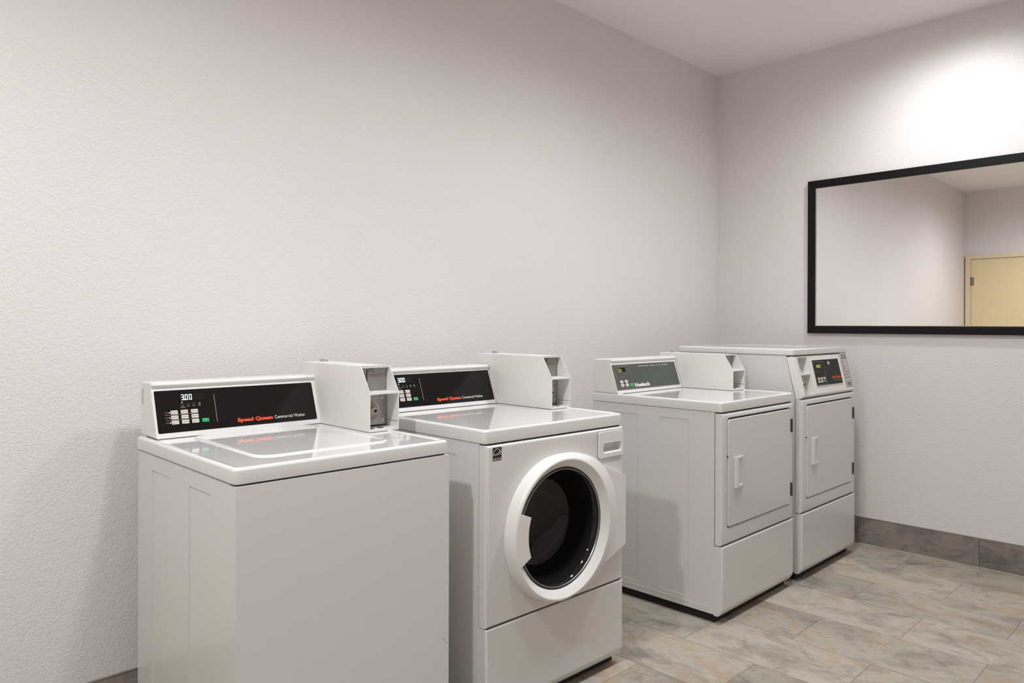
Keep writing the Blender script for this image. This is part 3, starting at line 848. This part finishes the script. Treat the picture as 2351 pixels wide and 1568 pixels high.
# energy sticker
st = obj('energy_sticker', slab(FD, rect(0.0285, 0.0650, 0.8295, 0.8700), -0.001, 0.0006), M['sticker'], fl)
b = bmesh.new()
ex, ez = 0.0467, 0.8455
N = 20
arc = [(ex + 0.0172 * math.cos(math.radians(170 - 150 * k / N)), ez + 0.0215 * math.sin(math.radians(170 - 150 * k / N))) for k in range(N + 1)]
arci = [(ex + 0.0155 * math.cos(math.radians(170 - 150 * k / N)), ez + 0.0198 * math.sin(math.radians(170 - 150 * k / N))) for k in range(N + 1)]
polys(FD, [[arc[k], arc[k + 1], arci[k + 1], arci[k]] for k in range(N)], 0.0009, b)
sx, sz = 0.0570, 0.8530
star = [(sx + (0.0075 if k % 2 == 0 else 0.0033) * math.sin(2 * math.pi * k / 10), sz + (0.0085 if k % 2 == 0 else 0.0036) * math.cos(2 * math.pi * k / 10)) for k in range(10)]
stari = [(sx + (x - sx) * 0.62, sz + (z - sz) * 0.62) for x, z in star]
polys(FD, [[star[k], star[(k + 1) % 10], stari[(k + 1) % 10], stari[k]] for k in range(10)], 0.0009, b)
FT = Frame((0.0300, 0, 0.8440), (0, 0, 1)); FT.X = Vector((0.985, 0, 0.17))
text(FT, 'energy', 0.0, 0.0225, 0.0, 0.0072, 0.0009, 0.0, b)
polys(FD, [rect(0.0285, 0.0650, 0.8365, 0.8373)], 0.0009, b)
text(FD, 'ENERGY STAR', 0.0300, 0.0635, 0.8310, 0.0040, 0.0009, 0.0, b)
obj('sticker_print', b, M['print_white'], st, wn=False)
c, F, L = console(fl, 0.020, 0.576, 0.578, ZT - 0.001, 0.632, 1.0675, 0.718, None, None)
washer_fascia(c, F, 0.028, 0.568, 0.0155, 0.1445, 5)
coin_box(fl, 0.578, 0.684, 0.266, 0.708, ZT - 0.0015, 1.1275, 1.0445, 0.317)
feet(w, 0.0, D, 0.036, fl)
underside_shade_box(w, D, 0.036, fl)

# ------------------------------------------------------------------ dryers
def dryer_front(parent, w, z0, z1, dx0, dx1, dz0, dz1, hsets, hx0, hz0, mat):
    """front panel with a framed opening, set-in door with pull handle and exposed hinges"""
    n = 6
    hole = rrect(dx0, dx1, dz0, dz1, 0.020, n)
    FP = Frame((0, 0, 0), (0, 0, 1))
    O1 = lambda ins: rect_outer(0.003 + ins, w - 0.003 - ins, z0 + ins, z1 - ins, hole, n)
    big = rrect(dx0 - 0.003, dx1 + 0.003, dz0 - 0.003, dz1 + 0.003, 0.023, n)
    b = loft([[FP(x, z, -0.034) for x, z in O1(0.0)], [FP(x, z, -0.014) for x, z in O1(0.0)], [FP(x, z, -0.008) for x, z in O1(0.0015)], [FP(x, z, -0.0035) for x, z in O1(0.005)], [FP(x, z, -0.001) for x, z in O1(0.012)],
              [FP(x, z, -0.001) for x, z in big], [FP(x, z, -0.004) for x, z in hole], [FP(x, z, -0.020) for x, z in hole]], False, False)
    obj('front_panel', b, M['white'], parent)
    obj('door_recess', slab(FP, off(hole, 1.005), -0.024, -0.019), M['gap'], parent)
    g = 0.0036
    dp = rrect(dx0 + g, dx1 - g, dz0 + g * 1.3, dz1 - g * 1.9, 0.018, n)
    b = slab(FP, dp, -0.018, 0.0015, 0.0035, 3)
    dr = obj('door', b, M['white'], parent)
    # pull handle
    a, c_, e = hx0, hz0, hz0 + 0.131
    b = prism_z([(a, -0.0015), (a + 0.003, -0.011), (a + 0.009, -0.015), (a + 0.024, -0.015), (a + 0.027, -0.010), (a + 0.027, -0.0015)], c_, e)
    bevel(b, 0.0015, 2, 40)
    for za, zb2 in ((c_, c_ + 0.010), (e - 0.007, e)):
        q = prism_z([(a + 0.018, -0.0015), (a + 0.018, -0.0150), (a + 0.030, -0.0145), (a + 0.074, -0.006), (a + 0.074, -0.0015)], za, zb2)
        bevel(q, 0.0012, 2, 40); merge(b, q)
    q = prism_z([(a + 0.025, -0.0015), (a + 0.025, -0.0022), (a + 0.072, -0.0035), (a + 0.072, -0.0015)], c_ + 0.008, e - 0.006); merge(b, q)
    obj('door_handle', b, M['white'], dr)
    for z_a, z_b in hsets:
        b = cyl_z(dx1 + 0.003, -0.003, z_a, z_b, 0.0055, 12)
        for k in range(1, 4):
            zz = z_a + (z_b - z_a) * k / 4; cyl_z(dx1 + 0.003, -0.003, zz - 0.0006, zz + 0.0006, 0.0060, 12, bm=b)
        obj('hinge', b, M['hinge'], dr)
    obj('striker', box(dx0 + 0.0005, dx0 + 0.003, -0.001, 0.006, dz1 - 0.165, dz1 - 0.157), M['gap'], dr)
    return dr

def prism_z(prof, z0, z1, bm=None):
    b = loft([[(x, y, z0) for x, y in prof], [(x, y, z1) for x, y in prof]])
    bmesh.ops.recalc_face_normals(b, faces=b.faces)
    return merge(bm, b)

D1 = (2.7751, 1.5421, 0.6824, 0.693, 0.9301, 0.8872, 0.0013)
loc, rz = place(D1)
w, D, ZT, ZB = D1[2], D1[3], D1[4], D1[5]
dy = thing('tumble_dryer', 'white coin dryer with grey-green control panel and square door', 'dryer', loc, rz, 'coin laundry machines along the wall')
obj('cabinet', box(0.004, w - 0.004, 0.036, D - 0.006, 0.038, ZB - 0.001, 0.003), M['white_worn'], dy)
obj('side_groove', box(0.0034, 0.0045, 0.0340, 0.0362, 0.042, ZB - 0.004), M['gap'], dy)
side_skin(dy, 0.0041, 0.0362, D - 0.007, 0.039, ZB - 0.002, [(0.158, 0.310, 0.085, 0.846), (0.420, 0.572, 0.085, 0.846)])
obj('side_rib', box(0.0010, 0.004, 0.048, D - 0.03, 0.060, 0.0655, 0.001, 1), M['white'], dy)
dryer_front(dy, w, 0.3300, 0.8825, 0.044, 0.646, 0.398, 0.861, ((0.744, 0.806), (0.440, 0.502)), 0.098, 0.561, M['white'])
obj('gap_shade_strip', box(0.012, w - 0.012, 0.014, 0.034, 0.873, ZB + 0.001), M['gap'], dy)  # dark gap between worktop and front: its shade is a black strip
obj('seam_shadow_strip', box(0.012, w - 0.012, 0.012, 0.034, 0.322, 0.334), M['gap'], dy)
b = prism_x(kick_profile(0.3265, 0.034), 0.003, w - 0.003)
bevel(b, 0.007, 3, 30, lambda e: all(v.co.y < 0.017 for v in e.verts))
obj('lower_panel', b, M['white'], dy)
worktop(w, 0.004, D, ZB, ZT, dy)
feet(w, 0.0, D, 0.042, dy)
underside_shade_box(w, D, 0.040, dy)
# console with grey-green fascia
c, F, L = console(dy, 0.000, 0.552, 0.535, ZT - 0.001, 0.581, 1.0745, 0.678, None, None)
obj('fascia_trim', slab(F, rrect(0.003, 0.5385, 0.0145, 0.1400, 0.005, 3), -0.001, 0.0012, 0.0005, 1), M['steel'], c)
obj('fascia', slab(F, rrect(0.0065, 0.5350, 0.0180, 0.1368, 0.004, 3), 0.0, 0.0016, 0.0004, 1), M['fascia_green'], c)
obj('key_panel', slab(F, rrect(0.0150, 0.1365, 0.0248, 0.1318, 0.003, 3), 0.001, 0.0019), M['fascia_grey'], c)
b = polys(F, ring_outline(0.0150, 0.1365, 0.0248, 0.1318, 0.0012), 0.0022)
polys(F, ring_outline(0.0455, 0.1035, 0.0990, 0.1262, 0.0014), 0.0022, b)
obj('panel_outline', b, M['print_grey'], c, wn=False)
obj('display_window', slab(F, rect(0.0468, 0.1022, 0.1003, 0.1249), 0.001, 0.0022), M['display'], c)
obj('display_digits', polys(F, digits('00', 0.0478, 0.0712, 0.1025, 0.1178), 0.0026), M['digit_green'], c, wn=False)
for kx, kt in ((0.0479, 0.0547), (0.0857, 0.0551), (0.0490, 0.0376), (0.0860, 0.0377)):
    obj('key', disc_stack(F, kx, kt, [(0.0125, 0.0015), (0.0125, 0.0030), (0.0115, 0.0034)], 20) if False else slab(F, [(kx + 0.0130 * math.cos(a), kt + 0.0078 * math.sin(a)) for a in [2 * math.pi * q / 20 for q in range(20)]], 0.0015, 0.0034, 0.0006, 1), M['key'], c)
    b = text(F, 'HI' if kt > 0.05 else 'LO', kx - 0.006, kx + 0.006, kt - 0.0022, 0.0046, 0.0037, 0.01); obj('key_print', b, M['print_dark'], c, wn=False)
obj('start_key', slab(F, rrect(0.1092, 0.1338, 0.0300, 0.0445, 0.002, 3), 0.0015, 0.0034, 0.0006, 1), M['key_green'], c)
obj('key_print', text(F, 'START', 0.1135, 0.1295, 0.0372, 0.0035, 0.0037, 0.01), bpy.data.materials['print_mint'], c, wn=False)
b = bmesh.new()
for s, xa, xb_, t, cp in (('ADD', 0.024, 0.036, 0.114, 0.003), ('COINS', 0.022, 0.036, 0.105, 0.003), ('TIME', 0.110, 0.122, 0.114, 0.003), ('LEFT', 0.110, 0.122, 0.109, 0.003), ('DRY', 0.046, 0.060, 0.079, 0.0035), ('COOL', 0.068, 0.080, 0.081, 0.003), ('DOWN', 0.068, 0.080, 0.0765, 0.003)):
    text(F, s, xa, xb_, t, cp, 0.0022, 0.006, b)
obj('captions', b, M['print_grey'], c, wn=False)
obj('indicator_light', disc_stack(F, 0.0335, 0.0385, [(0.0018, 0.0015), (0.0016, 0.0026)], 10), M['digit_green'], c)
obj('brand_lettering', text(F, 'Huebsch', 0.1465, 0.2690, 0.0262, 0.0172, 0.0020, 0.05), M['print_white'], c, wn=False)
obj('cycle_lettering', text(F, 'PERMANENT  PRESS  &  ALL  FABRIC', 0.2120, 0.4680, 0.1235, 0.0052, 0.0020, 0.0), M['print_white'], c, wn=False)
coin_box(dy, 0.561, 0.681, 0.253, 0.682, ZT - 0.0015, 1.1055, 1.0295, 0.301)
OFFS_D1 = OFFSET[0].copy()

# tall dryer with the coin slot in its slanted front control panel
D2 = (3.527, 1.534, 0.6833, 0.702, 1.1363, 1.104, 0.0)
loc, rz = place(D2)
w, D, ZT, ZB = D2[2], D2[3], D2[4], D2[5]
td = thing('tumble_dryer', 'tall white coin dryer in the corner with built-in front control panel', 'dryer', loc, rz, 'coin laundry machines along the wall')
ZCP, YTP = 0.8960, 0.0465
b = prism_x([(0.036, 0.040), (D - 0.006, 0.040), (D - 0.006, ZB - 0.001), (0.084, ZB - 0.001), (0.038, ZCP)], 0.004, w - 0.004)
bevel(b, 0.003, 2)
obj('cabinet', b, M['white'], td)
dryer_front(td, w, 0.3345, 0.8900, 0.050, 0.640, 0.398, 0.862, ((0.744, 0.806), (0.440, 0.502)), 0.103, 0.561, M['white'])
obj('seam_shadow_strip', box(0.012, w - 0.012, 0.012, 0.034, 0.326, 0.338), M['gap'], td)
obj('gap_shade_strip', box(0.012, w - 0.012, 0.014, 0.036, 0.885, 0.900), M['gap'], td)  # black strip for the shade in the gap below the control panel
b = prism_x(kick_profile(0.3305, 0.036), 0.003, w - 0.003)
bevel(b, 0.007, 3, 30, lambda e: all(v.co.y < 0.017 for v in e.verts))
obj('lower_panel', b, M['white'], td)
worktop(w, 0.0435, D, ZB, ZT, td, rim=0.016, dish=0.002)
feet(w, 0.0, D, 0.044, td)
underside_shade_box(w, D, 0.042, td)
F = Frame((0, -0.001, ZCP), (0, YTP + 0.001, 1.1005 - ZCP))
LT = math.hypot(YTP + 0.001, 1.1005 - ZCP)
n = 4
hole = rrect(0.042, 0.154, 0.012, 0.203, 0.004, n)
O2 = lambda ins: rect_outer(0.002 + ins, w - 0.002 - ins, ins, LT - ins, hole, n)
b = loft([[F(x, t, -0.034) for x, t in O2(0.0)], [F(x, t, -0.010) for x, t in O2(0.0)], [F(x, t, -0.004) for x, t in O2(0.002)], [F(x, t, 0.0) for x, t in O2(0.009)], [F(x, t, 0.0) for x, t in hole], [F(x, t, -0.060) for x, t in hole]], False, True)
cp = obj('control_panel', b, M['plastic'], td)
obj('coin_shelf', slab(F, rect(0.042, 0.154, 0.1125, 0.1175), -0.060, -0.001), M['coin'], cp)
obj('coin_slide', slab(F, rect(0.044, 0.1535, 0.1175, 0.2020), -0.060, -0.052), M['steel_plate'], cp)
obj('coin_slot', slab(F, rect(0.066, 0.0695, 0.150, 0.192), -0.053, -0.0505), M['gap'], cp)
obj('lock_plate', slab(F, rect(0.044, 0.1535, 0.0130, 0.1120), -0.060, -0.054), M['steel_plate'], cp)
b = disc_stack(F, 0.090, 0.068, [(0.026, -0.055), (0.026, -0.040), (0.023, -0.034)], 20)
obj('lock_collar', b, M['brass'], cp)
obj('lock_cylinder', disc_stack(F, 0.090, 0.068, [(0.019, -0.036), (0.019, -0.016), (0.017, -0.013)], 20), M['steel'], cp)
obj('keyhole', disc_stack(F, 0.092, 0.068, [(0.006, -0.0135), (0.006, -0.0122)], 12), M['gap'], cp)
obj('cash_door', slab(F, rrect(0.078, 0.120, 0.014, 0.038, 0.006, 3), -0.055, -0.030, 0.002), M['steel_plate'], cp)
b = slab(F, rrect(0.1915, 0.5290, 0.0450, 0.1890, 0.004, 3), -0.001, 0.0025, 0.001, 1)
obj('fascia_frame', b, M['plastic'], cp)
obj('fascia', slab(F, rect(0.1945, 0.5265, 0.0500, 0.1820), 0.001, 0.0031), M['fascia_matt'], cp)
NF = 0.0035
b = polys(F, ring_outline(0.2000, 0.3285, 0.0535, 0.1725, 0.0015), NF)
obj('panel_outline', b, M['print_grey'], cp, wn=False)
obj('display_digits', polys(F, digits('16:00', 0.2225, 0.2900, 0.1420, 0.1570), NF), M['digit_green'], cp, wn=False)
for r in range(2):
    for q in range(3):
        kx, kt = 0.2200 + 0.0350 * q, 0.0800 - 0.0152 * r
        g = r == 1 and q == 2
        obj('start_key' if g else 'key', slab(F, rrect(kx, kx + 0.0245, kt, kt + 0.0112, 0.0015, 3), 0.0025, 0.0044, 0.0006, 1), M['key_green'] if g else M['key'], cp)
        obj('key_print', polys(F, ring_outline(kx + 0.0085, kx + 0.0165, kt + 0.0028, kt + 0.0084, 0.0010), 0.0048), M['print_dark'] if not g else bpy.data.materials['print_mint'], cp, wn=False)
b = bmesh.new()
for s, xa, xb_, t in (('HEAT', 0.2190, 0.2330, 0.127), ('DRY', 0.2190, 0.2310, 0.118), ('COOL', 0.2430, 0.2560, 0.127), ('DOWN', 0.2430, 0.2560, 0.121), ('DOOR', 0.2640, 0.2770, 0.127), ('OPEN', 0.2640, 0.2770, 0.121)):
    text(F, s, xa, xb_, t, 0.0032, NF, 0.006, b)
obj('captions', b, M['print_dim'], cp, wn=False)
obj('emblem', slab(F, [(0.3926 + 0.016 * math.cos(a), 0.1625 + 0.0095 * math.sin(a)) for a in [2 * math.pi * q / 18 for q in range(18)]], 0.0025, 0.0042, 0.0008, 1), M['chrome'], cp)
obj('brand_lettering', text(F, 'Speed Queen', 0.4010, 0.5170, 0.0805, 0.0125, NF, 0.025), M['print_orange'], cp, wn=False)
obj('model_lettering', text(F, 'Commercial Dryer', 0.4220, 0.5160, 0.0665, 0.0075, NF, 0.0), M['print_grey'], cp, wn=False)
lb = obj('instruction_label', slab(F, rect(0.5655, 0.6650, 0.0225, 0.2110), -0.001, 0.0008), M['label'], cp)
b = bmesh.new()
NL = 0.0011
polys(F, ring_outline(0.5655, 0.6650, 0.0225, 0.2110, 0.0012), NL, b)
polys(F, [rect(0.5655, 0.6650, 0.2082, 0.2110), rect(0.5668, 0.6640, 0.0560, 0.0572), rect(0.5668, 0.6640, 0.0225, 0.0245)], NL, b)
obj('label_outline', b, M['print_grey'], cp, wn=False)
b = bmesh.new()
text(F, 'OPERATING', 0.5880, 0.6440, 0.1920, 0.0075, NL, 0.03, b)
text(F, 'INSTRUCTIONS', 0.5820, 0.6500, 0.1790, 0.0075, NL, 0.03, b)
for s, wd, t in (('LOAD', 0.025, 0.1620), ('DOOR', 0.018, 0.1480), ('CLOSE DOOR', 0.040, 0.1340), ('COINS', 0.028, 0.1200), ('SELECT FABRIC CYCLE', 0.082, 0.1050), ('INSERT COINS', 0.068, 0.0890), ('PRESS START KEY', 0.076, 0.0730)):
    text(F, s, 0.5720, 0.5720 + wd, t, 0.0046, NL, 0.01, b)
text(F, 'COMMERCIAL', 0.5850, 0.6460, 0.0410, 0.0070, NL, 0.03, b)
text(F, 'DRYER', 0.5860, 0.6460, 0.0310, 0.0070, NL, 0.03, b)
obj('label_print', b, M['print_dark'], cp, wn=False)
OFFSET[0] = Vector((0, 0, 0))
